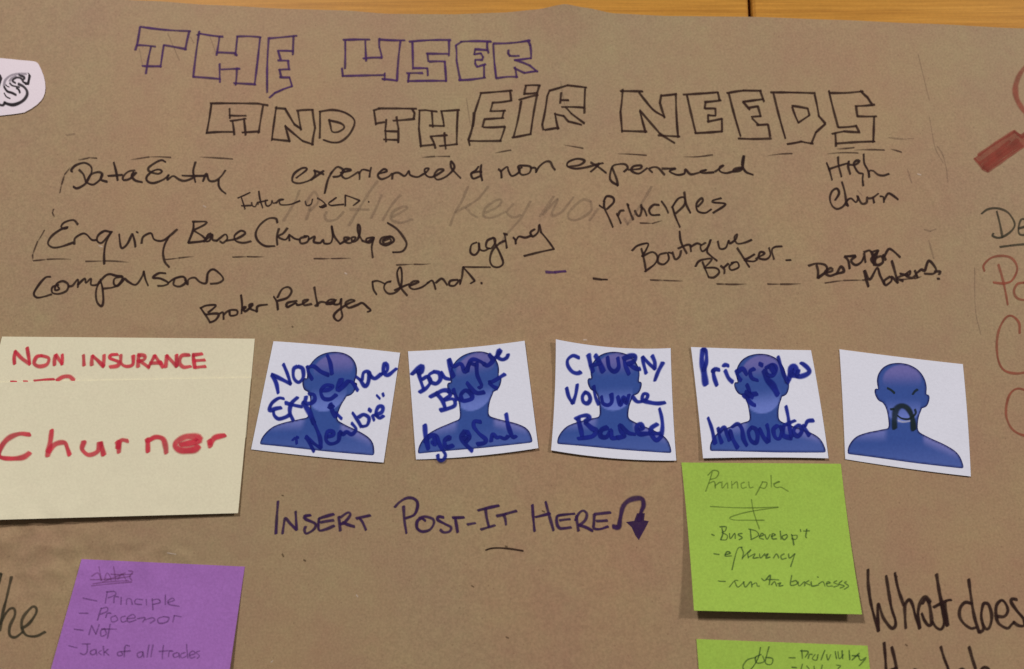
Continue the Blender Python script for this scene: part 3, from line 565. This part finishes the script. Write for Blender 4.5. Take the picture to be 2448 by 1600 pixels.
W('handwritten_word','thick handwritten word "Makers!"','~1700 370 1715 430 1730 480|~1705 370 1740 430 1790 350 1810 400 1840 460|~1880 410 1840 440 1850 470 1890 440 1890 410 1930 450|1895 300 1935 455|~2000 390 1930 420 1970 440|~1950 390 2010 400 2020 370 1990 400 2030 420 2060 400|~2050 370 2070 415|~2060 390 2100 360 2120 370 2150 300 2200 360 2180 390 2120 390|~2190 375 2230 375 2220 395|2212 425 2222 422')
INK('dash',4.2,1)
W('pen_dash',None,'220 432 310 438 440 440|680 460 740 462 880 460|1030 462 1120 464 1260 460|1430 455 1560 440 1690 435 1720 432|1950 432 2050 425 2100 410')
INK('pencil_crease',4.0,0)
W('pencil_or_crease_line',None,'2150 160 2185 285|2120 85 2160 95 2200 80')
K(630,1180,5.064)
INK('violet_dark',6.8,0)
W('handwritten_word','capital letters "INSERT"','~175 95 160 300 150 485|~230 485 245 380 265 300 320 360 390 430|390 215 400 440|~570 262 500 275 510 310 620 360 630 400 590 450 515 485 495 440 510 400|~850 250 740 280 680 300|~670 300 670 440 760 430 855 390|690 350 850 325|~910 280 920 360 930 450|~930 290 1020 230 1050 260 980 350 930 370|~960 350 1030 380 1100 400|1120 300 1290 265|~1165 300 1200 350 1240 440')
W('handwritten_word','capital letters "POST" left of the hyphen','~1590 165 1640 110 1720 60 1800 55 1860 100 1860 180 1820 260 1720 300|~1695 155 1705 320 1730 480|~1960 330 1910 300 1860 340 1860 420 1920 460 2010 440 2060 370 2050 310 1960 280 1890 300|~2180 290 2120 280 2110 320 2200 370 2270 410 2250 460 2180 470 2140 440|2290 290 2425 287|~2320 290 2335 380 2350 470')
K(1090,1160,4.76)
W('handwritten_word','capital letters "IT" right of the hyphen','130 445 220 430|250 285 490 230|~335 265 350 370 375 470|285 505 370 480 445 455|465 350 570 325 690 290|~540 335 560 380 570 450')
W('handwritten_word','capital letters "HERE"','~870 225 880 370 895 525|~1020 190 1060 340 1110 515|905 365 1070 320|~1350 325 1200 340 1150 360 1150 440 1180 490 1240 490 1310 480|1180 400 1300 390|~1370 350 1380 430 1395 520|~1360 400 1400 320 1450 290 1490 330 1470 400 1400 460|~1400 455 1480 480 1555 520|1760 310 1580 330|~1575 330 1570 430 1570 490 1640 500 1730 470|1600 410 1720 400')
W('drawn_arrow','thick hooked arrow drawn in violet marker, pointing down','~1790 470 1850 480 1870 380 1900 250 1960 180 2050 150 2120 160 2135 230 2110 300 2085 400@11|#1935 420 2030 405 2060 320 2150 320 2140 400 2195 410 2150 500 2080 625 2040 570 2000 480')
INK('dark',4.4,0)
W('pen_dash','curved black dash under the capital letters','~340 740 400 720 500 715 620 725 765 748')
# left edge word, lower right words
K(0,1310,3.839)
INK('grey_green',6.6,0)
W('handwritten_word','handwritten letters "The" cut by the left edge','15 240 -10 330|15 240 -120 225|~105 265 60 460 20 620 0 760|~0 700 40 620 90 560 130 560 135 620 90 720 90 800 140 820 210 770|~200 740 270 690 330 600 330 550 290 545 210 640 200 730 240 800 330 810 415 770')
K(2050,1340,5.98)
INK('dark',7.4,0)
W('handwritten_word','large handwritten word "What"','~150 130 155 350 200 650 300 1010|~300 1010 290 800 300 620 360 800 430 910 490 970 540 940 540 850 480 650 410 220|~535 180 580 400 660 640|~690 970 680 800 680 640 740 560 790 640 830 800 890 970|~1040 600 970 520 900 600 865 760 890 970@8.5|~920 760 960 860 1020 930 1060 880 1030 640 980 550 930 620@8|~1130 200 1180 500 1240 750 1280 930@9|~1090 670 1200 610 1290 570 1340 565|~1070 880 1130 960 1200 980 1240 880 1210 640|~1250 600 1270 800 1290 930@9')
W('handwritten_word','large handwritten word "does"','~1590 270 1620 500 1670 800 1740 1030|~1640 620 1540 600 1470 680 1460 800 1520 900 1620 970 1690 960|~1740 1030 1800 980 1770 800 1790 650 1820 610 1880 640 1920 800 1890 950 1840 980 1790 900|~2000 800 2100 800 2150 720 2120 620 2060 570 1990 640 1980 780 2020 900 2140 970 2200 920 2240 880|~2280 560 2210 550 2200 600 2280 720 2370 830 2380 930 2300 930 2230 880')
W('handwritten_word','tops of large letters cut by the bottom edge','375 1175 410 1900|~490 1240 530 1400 560 1560 600 1900|395 1600 500 1560 560 1530|~1190 1235 1240 1400 1300 1560 1380 1850|~1595 1235 1640 1400 1690 1560 1760 1850|~1720 1650 1780 1550 1830 1530 1880 1570 1900 1700|~1400 1650 1480 1555 1530 1580 1560 1700|~760 1640 820 1560 880 1620')
# right edge
K(2240,180,6.226)
INK('red_marker',13,0)
W('drawn_magnifier','magnifying glass drawn in red marker','~1675 -280 1480 -240 1280 -80 1180 120 1175 300 1240 450 1380 620 1600 710 1850 690 2050 540 2170 330 2160 80 2050 -130 1850 -260 1675 -280@12|#555 1240 620 1180 860 1010 1150 828 1250 880 1440 740 1540 850 1290 1060 1100 1180 860 1360 760 1430 680 1390|555 1240 680 1390 760 1430@6|~620 1185 860 1015 1150 835@7|1150 830 1270 920 1420 760@6|~760 1430 1000 1260 1290 1060@7|640 1300 1080 980@8|720 1380 1240 1020@12|700 1340 1200 960@9')
K(2240,470,2.553)
INK('grey_green',5,0)
W('handwritten_word','underlined grey letters "De" at the right edge','~272 105 310 78 370 72 430 95 470 150 470 190 430 230 380 252 340 240 345 225|~365 90 385 170 400 250|~498 195 540 180 545 145 515 140 498 190 505 230 550 235|385 310 450 298 560 290')
INK('red_pen',5.6,0)
W('handwritten_word','red letters "Po" at the right edge','~290 455 285 420 330 375 400 362 460 380 490 440 460 510 410 530 345 525|~375 415 400 500 420 590 432 660|~531 525 490 535 470 580 490 620 540 630 580 600 580 540 531 525')
W('handwritten_word','upper large red letter C at the right edge','~505 835 500 770 460 730 420 740 380 810 365 900 375 1000 410 1060 480 1080 560 1070')
W('handwritten_word','lower large red letter C at the right edge','~580 1200 500 1172 450 1200 425 1270 425 1350 460 1420 520 1455 590 1460')
K(0,0,1)
INK('speck',3.6,0)
W('ink_speck',None,'674 1184 678 1185|675 1325 678 1331|1210 1523 1216 1526|1127 1401 1133 1404|2138 1376 2146 1379|1296 1221 1302 1224|2165 1541 2169 1544|726 1338 730 1341|342 -4 352 -1|255 -4 262 -2|182 -5 190 -2|698 780 700 782|1208 1306 1212 1308')
INK('scuff',3.2,0)
W('scuff_mark',None,'486 492 492 495|236 588 244 590|2194 416 2202 418|824 653 830 655|400 1322 420 1325|852 1423 856 1427|648 1583 652 1580|1394 813 1402 812')
INK('pencil_crease',6,0)
W('pencil_or_crease_line',None,'158 323 178 320')
INK('pencil_crease',2.4,0)
W('pencil_or_crease_line',None,'~2195 130 2207 180 2222 240|~2222 280 2235 350 2255 390|~2330 640 2332 740 2345 800|1340 195 1350 250|~2125 330 2150 333 2185 331|1115 235 1125 300')  # thin dark strokes, mostly painted shade along the creases of the sheet
# ---- cream notes ----
ON('cream_back')
K(0,790,3.311)
INK('red_felt',8.6,0)
W('handwritten_word','red felt pen word "NON"','~115 265 112 220 120 165|~120 165 170 220 235 265|215 135 235 265|~330 200 290 210 270 260 310 285 370 270 385 220 330 200|~430 275 432 230 440 195|440 195 490 265|495 190 490 270')
W('handwritten_word','red felt pen word "INSURANCE"','660 195 665 275|725 275 732 200|732 200 820 285|825 195 818 280|~930 190 880 195 870 220 940 250 930 280 870 290|~955 195 960 260 1000 285 1050 270 1055 200|1092 290 1095 195|~1095 195 1145 200 1140 230 1090 245|1110 245 1180 295|1175 290 1225 200 1290 290|1190 260 1280 255|1310 290 1320 200|1320 200 1398 285|1398 195 1402 285|~1500 195 1440 200 1420 250 1450 290 1510 285|1600 185 1530 195 1540 290 1625 285|1535 240 1620 235')
INK('red_felt',4.5,0)
W('handwritten_word','cut-off red line of writing under the upper note edge','85 405 130 405|185 402 215 402|270 400 430 388@6|~450 396 500 368 550 366 585 396@9')
ON('cream_front')
INK('red_felt',11.5,0)
W('handwritten_word','large red felt pen word "Churner"','~235 825 150 820 60 860 0 940 0 1000 80 1015 180 1005 235 970|~410 790 395 900 375 995|~380 960 440 900 510 890 535 940 550 985|~665 880 650 940 700 985 770 960 790 890|~800 890 810 940 820 985|~930 880 940 920 940 965|~930 930 960 870 1010 875|~1165 860 1170 900 1170 960|~1165 880 1230 845 1290 860 1310 920 1315 970|~1430 905 1560 880 1570 850 1480 840 1400 880 1390 920 1440 950 1530 945 1570 920@15|~1655 870 1665 920|~1665 900 1700 850 1780 830')
ON('purple')
K(0,1310,3.839)
INK('faint_purple',3.2,0)
W('handwritten_word','crossed-out scribbled heading','~840 260 900 230 930 300|910 170 930 300|~960 290 980 230 1010 260 1020 300|1040 170 1060 300|1020 240 1220 240|~1080 290 1120 240 1160 300|~1180 210 1220 220 1190 260 1210 300|840 345 1210 315|850 330 1180 300|830 290 1200 260|940 310 1150 230')
INK('faint_pen',3.2,0)
W('handwritten_word','faint line "- Principle" on the purple note','760 460 890 485|965 505 985 400|~975 405 1050 400 1060 430 990 460|~1045 505 1050 450 1090 450|1110 450 1110 520|~1160 520 1165 470 1200 470 1215 520|~1310 475 1250 470 1240 510 1300 520|1340 470 1345 525|1395 470 1405 570|~1395 480 1450 470 1470 500 1400 520|1515 430 1520 520|~1540 500 1600 480 1580 460 1540 490 1560 520 1645 535')
W('handwritten_word','faint line "- Processor" on the purple note','725 600 810 600|895 665 930 550|~925 560 980 545 985 580 920 610|~970 640 985 600 1020 600|~1060 620 1020 640 1030 680 1080 660 1060 620|~1150 625 1110 640 1120 680 1160 670|~1165 650 1240 640 1220 610 1170 640 1180 680 1250 660|~1260 650 1330 640 1310 680|~1330 660 1400 640 1420 660 1380 690|~1500 630 1450 650 1460 690 1530 680 1550 640 1500 630|1585 680 1600 620 1665 630')
W('handwritten_word','faint line "- Not" on the purple note','680 745 765 758|815 800 840 710 880 790 910 700|~960 740 925 760 930 810 975 790 960 740|~1010 700 1000 760 985 830|930 745 1070 745')
W('handwritten_word','faint line "- Jack of all trades" on the purple note','630 900 705 915|750 880 830 880|~800 880 800 950 770 980 735 965|~870 930 830 950 840 980 875 970 880 930 890 985|~930 940 905 960 930 980|950 900 955 985|955 960 990 930|960 950 1000 985|~1110 950 1080 960 1085 990 1125 980 1110 950|~1190 900 1150 900 1140 1000|1120 950 1195 945|~1300 950 1260 970 1270 1005 1305 990 1310 950 1320 1005|1370 890 1350 1005|1405 890 1385 1005|1500 895 1490 1020|1460 950 1580 945|~1545 1000 1555 950 1590 950|~1630 960 1590 975 1600 1005 1640 990 1640 960 1650 1010|~1700 960 1660 975 1670 1010 1715 990|1710 880 1725 1010|~1740 985 1790 970 1770 945 1740 970 1750 1010 1790 1000|~1835 945 1800 960 1830 990 1810 1015')
ON('green_upper')
K(1610,1090,3.89)
INK('faint_green',2.9,0)
W('handwritten_word','faint heading "Principle" on the green note','~300 330 340 220 360 150|~320 180 370 135 420 150 400 200 340 220|~330 255 380 240 390 300|~385 280 430 245 440 250|~450 240 455 300 500 250 505 300|540 240 545 300|~550 270 590 240 600 300|~660 245 630 260 640 300 680 290|~700 240 710 295 740 290|~830 240 800 300 765 365|~825 240 870 250 850 300 800 290|~905 180 910 290|~930 260 990 240 970 240 935 270 960 295 1000 290 1070 330')
W('pencil_mark','two ruled strokes and a zigzag drawn on the green note','345 470 975 475|~975 478 700 520 530 570 560 595 700 598 845 598|~725 405 745 520 800 680')
INK('pen_green',3.1,0)
W('handwritten_word','line "- Bus Develop\'t" on the green note',"355 730 380 742|~450 670 460 720 440 780|~430 660 490 660 480 700 450 710 500 740 490 780 440 780|~520 720 530 770 570 720 575 770|~640 720 600 730 640 760 610 780|715 680 720 770|~700 680 770 700 790 740 720 780|~800 750 840 735 820 720 800 760 840 775|~850 730 870 775 900 730|~910 750 950 735 920 725 920 770 960 770|990 700 1000 775|~1050 730 1010 750 1030 780 1060 750 1050 730|1100 730 1120 830|~1100 740 1150 740 1140 775 1100 770|1180 685 1185 705|~1240 680 1230 750 1240 760|1210 700 1265 695")
W('handwritten_word','line "- efficiency" on the green note','375 910 425 915|~480 920 530 905 500 890 480 930 540 930|~640 850 600 860 570 950 545 1060|~630 850 650 900 640 960|~640 950 720 870 700 900|690 900 700 950|~700 940 760 910 740 950 790 945|~800 910 810 950 850 910|~850 930 880 910 860 950 900 940|~930 950 960 910 980 950|~1030 910 1000 930 1010 960 1050 950|~1070 910 1080 950 1130 910|~1130 910 1100 1000 1090 1030')
W('handwritten_word','line "- run the business" on the green note','415 1165 485 1170|~520 1220 570 1160 600 1160|~570 1170 600 1220 660 1170|~650 1170 670 1220 720 1170 730 1220|~730 1200 770 1180 780 1210 800 1210|~820 1140 850 1160 900 1110 890 1200|860 1150 980 1155|~910 1200 940 1170 960 1210|~970 1190 1000 1180 980 1210 1020 1205|~1100 1110 1090 1200 1150 1190 1140 1160 1100 1170|~1160 1170 1170 1210 1220 1170 1220 1210|~1260 1160 1230 1180 1270 1200|~1280 1170 1290 1210 1350 1200|1340 1125 1350 1130|~1350 1190 1390 1170 1410 1210|~1420 1190 1460 1180 1430 1170 1430 1210 1480 1210|~1520 1160 1490 1180 1540 1200 1490 1220|~1570 1160 1540 1190 1590 1210 1550 1230|~1610 1170 1590 1180 1630 1210 1590 1240')
ON('green_lower')
K(1640,1490,2.946)
W('handwritten_word','handwritten "job" on the lower green note','~525 170 510 240 470 310 430 340 400 310 430 260 490 240|~530 220 490 240 500 280 550 270 540 230|~585 165 570 220 560 280 600 290 610 250 560 240')
W('handwritten_word','line "- Profitability" on the lower green note','725 240 770 245|815 190 820 250|~805 195 860 200 840 240|~860 250 870 220 890 220|~910 220 890 250 920 260 930 220|980 190 950 260|~990 220 1000 260 1020 220|1050 200 1060 250|~1070 200 1080 250 1110 220|1100 190 1105 250|1150 190 1155 260|1170 260 1220 210|1170 230 1220 230|~1210 220 1230 260 1270 240|~1265 250 1230 290 1220 300')
W('handwritten_word','second line of writing cut by the bottom edge','745 310 780 315|820 290 800 370|~850 300 870 330 850 350|~900 300 910 340|~960 295 950 340|~1060 295 1090 300 1070 320')
# ---- portrait cards ----
ON('card1')
K(590,800,4.863)
INK('blue_marker',8.4,0)
W('handwritten_word','blue word "Non"','~365 680 340 560 290 470|290 465 510 575|~510 575 470 450 425 345|~590 370 545 400 545 500 600 555 655 500 650 400 600 370|~700 370 720 450 760 520|~700 380 780 370 860 430 950 470|~935 240 970 330 990 460')
W('handwritten_word','blue word "Experience"','~430 745 370 740 290 800 265 880 340 860 400 850|~310 890 320 940 370 980 450 960 500 930|~590 730 520 800 500 900 540 1000|450 790 640 840|~650 790 720 890 780 1030@11|~690 720 680 790 740 800 790 760 780 700 720 690|~860 650 950 640 1000 600 920 590 860 650 890 740 970 750 1040 700|~1100 520 1060 640 1120 600 1180 540@11|~1180 540 1230 560 1290 650|~1270 490 1320 530 1370 600 1410 560 1420 440 1360 440 1340 530|~1420 440 1440 480 1490 510 1560 460|~1560 460 1630 420 1630 350 1600 340 1590 430 1640 470 1740 395')
W('handwritten_word','blue word "Newbie" in quotes','~970 810 1000 900 1030 950@11|950 850 1010 830|1030 910 1100 975|1510 705 1550 745@6|1580 685 1595 720@6|~530 1230 570 1200 580 1270@6|580 1190 600 1200@6|~780 1360 740 1280 690 1190|690 1190 860 1320|~860 1320 850 1200 800 1070 760 980|~920 1190 1000 1170 1000 1130 940 1130 920 1220 970 1270 1060 1240 1080 1140|~1080 1130 1120 1160 1160 1130 1220 1160 1270 1100 1220 1030|~1230 910 1290 1000 1330 1070|~1300 960 1360 930 1420 970 1400 1050 1340 1070|1460 940 1480 1000|1420 870 1440 890|~1490 940 1570 900 1580 840 1530 840 1500 920 1540 970 1590 945')
ON('card2')
K(960,800,4.862)
INK('blue_marker',9.0,0)
W('handwritten_word','blue word "Boutique"','~120 460 200 390 240 370 230 430 190 440@11|~190 420 230 560 260 640|~240 520 300 490 340 540 290 620 210 670|~380 430 320 470 330 540 400 570 450 520 440 450 380 430|~460 440 500 500 560 520|~550 290 560 380 600 490@11|~560 290 600 370 690 340 740 430 800 310 850 290 930 320 960 350|~760 430 790 340 850 350|~870 330 880 470 930 590 900 620|~960 340 1000 360 1060 300 1020 230|~1060 290 1110 250 1150 190 1130 190 1120 260 1170 290 1220 270 1240 230')
W('handwritten_word','blue word "Broker"','~330 725 400 690 480 650 560 650|~400 680 470 760 510 860|~540 660 570 700 500 750|~500 760 600 750 620 820 540 860 450 880|~600 640 640 760|~640 740 690 760 740 770 820 740 800 680 740 650 690 700 700 750|~760 560 820 640 880 680 960 670|~1020 550 1070 540 1200 460|~1020 560 1060 600 1110 625')
W('handwritten_word','blue words "Age & Smart"','~270 1050 280 1180 310 1330@10|~270 1250 330 1180 400 1180 430 1250 470 1330 510 1400 480 1460 430 1450 420 1400|~350 1250 390 1280 380 1200|~500 1230 560 1210 550 1190 500 1230 520 1310 600 1290|~740 1120 700 1190 740 1270 820 1350@11|700 1210 790 1200|~760 1130 790 1190 750 1250|~920 1015 850 1010 840 1070 900 1150 980 1220 960 1260 880 1275|~1040 1240 1060 1160 1110 1200 1140 1190 1200 1210 1240 1180|~1215 920 1240 1060 1290 1190 1330 1180')
ON('card3')
K(1300,800,4.862)
INK('blue_marker',8.6,0)
W('handwritten_word','blue word "CHURN,"','~410 270 340 245 280 290 280 360 330 430 390 450 430 435|~520 235 540 330 570 430@11|~600 240 650 330 690 430@11|540 370 660 330|~740 260 760 380 820 430 870 380 860 270|~930 270 950 360 990 460|~930 280 1000 250 1060 250 1050 310 980 340@11|~980 340 1060 390 1120 400|~1190 450 1160 340 1145 260|1150 265 1290 400|~1290 400 1290 320 1260 245|~1385 325 1330 430 1290 535')
W('handwritten_word','blue word "Volume"','~265 620 290 720 335 800|~335 800 370 700 390 580|~480 670 450 720 460 780 510 800 540 750 520 690 480 670|~580 600 600 720 640 810|~670 720 690 800 750 820 790 780 785 690|~860 720 890 820 930 730 960 800 990 700|~1030 720 1090 780 1180 760 1210 700 1160 690 1150 760 1240 790 1330 800 1410 790')
W('handwritten_word','blue word "Based"','~370 980 430 950 500 940 530 970 480 1010@10|~400 980 430 1100 450 1200@10|~480 1020 560 1090 610 1120 570 1180 480 1200 400 1210@10|~740 1080 670 1110 660 1180 730 1190 780 1110 790 1200 850 1200@10|~880 1050 900 1130 940 1180 860 1200@10|~900 1060 980 1140 1060 1160|~1080 1100 1150 1090 1130 1040 1080 1070 1110 1150 1220 1150@10|~1320 1040 1250 1090 1260 1170 1310 1230 1370 1180@10|~1345 860 1370 960 1380 1060 1370 1170|1260 1150 1350 1150')
ON('card4')
K(1640,810,5.02)
W('handwritten_word','blue word "Principles"','~205 130 190 250 215 400 235 550@13|~200 130 240 140 245 280 215 380@9|~320 370 340 470 370 560|~320 400 350 365 400 375|~470 380 510 470 560 520|~450 330 470 310 510 325|~600 380 620 440 660 500|~620 400 680 360 730 430|~820 360 770 390 790 470 860 500|880 300 920 320|~940 380 980 490 1040 560 1100 670@13|~960 350 1040 310 1080 350 1040 440 970 430|~1020 330 1060 400@12|~1105 215 1140 330 1180 440 1230 530|~1230 500 1260 420 1320 380 1300 330 1260 350 1260 430 1330 450@12|~1380 300 1400 300 1460 350 1480 400 1420 440 1340 450 1350 380@10')
W('handwritten_word','blue ampersand between two lines','~730 550 760 640 740 720 790 780 830 800|690 690 850 660@11|720 640 800 700@11')
W('handwritten_word','blue word "Innovator"','~265 950 310 1080 350 1260|~385 1070 400 1160 430 1250|~400 1120 460 1060 490 1140 520 1220|~520 1220 530 1100 560 1200 620 1310|~550 1060 620 1020 670 1080 690 1200 730 1280|~790 1060 750 1120 780 1220 840 1250 860 1170 840 1090 790 1060|~880 1080 930 1180 980 1240|~990 1240 990 1120 970 1030|~1100 1040 1050 1090 1070 1180 1120 1200 1150 1120 1130 1050|~1160 1060 1170 1160 1260 1190@12|~1200 810 1225 930 1250 1100 1270 1180|1170 1040 1310 980|~1310 1060 1290 1120 1340 1170 1390 1110 1360 1040 1310 1060|~1400 1040 1440 1100 1480 1160|~1430 1050 1460 990 1530 980')
ON('card5')
K(1990,820,4.714)
INK('black_green',10,0)
W('drawn_face','moustache, eyes and mouth doodled in black','~620 510 660 530 700 565@5|~960 525 930 545 905 580@5|~700 960 700 850 720 750 780 710 850 740 900 840 915 975@13|~735 820 780 850 850 860 895 840@4.5|655 750 690 745@5|~930 750 940 790 910 830@5')
INK('chalk',4,0)
W('drawn_teeth','pale streak under the drawn mouth','~740 875 800 890 880 880')
ON('label')
K(0,120,8.646)
INK('print_grey',6,0)
W('printed_letter','soft grey shadow of the ornate printed S','~80 740 110 620 210 530 330 495 540 490|~200 640 240 580 330 540')
INK('print_black',5,0)
W('printed_letter','ornate black printed letter S','#560 462 600 478 640 530 600 722 530 722 455 660 470 642 560 665 575 600 588 500|~380 700 480 750 550 830 560 920 500 1020 400 1090 270 1130 150 1110 90 1080@7|~390 505 440 530 500 560 495 600@5|~320 680 260 640 280 600 350 565 430 580 480 640@4.8|~200 680 250 730 330 750 400 765@4.4|~340 780 390 820 410 880@5|~85 760 150 850 240 880 330 925@5.8|~120 715 145 745 190 760@2.6|~85 885 130 960 210 1000@2.6|#-40 480 10 500 50 580 10 700 -5 760 -40 800|~-60 1130 0 1130 60 1140 100 1085@7')
# ------------------------------------------------------------------ link the written parts
done = set()
for key, V, F, C, surf in PARTS:
    if id(V) in done: continue
    done.add(id(V)); name, label, on, ink = key
    me = mesh(name, V, F)
    if sum(p.normal.y * p.area for p in me.polygons) > 0: me.flip_normals()
    a = me.color_attributes.new('ink', 'FLOAT_COLOR', 'POINT'); a.data.foreach_set('color', np.array(C, dtype=np.float32).ravel())
    link(name, me, INKS[ink], surf.o, label)
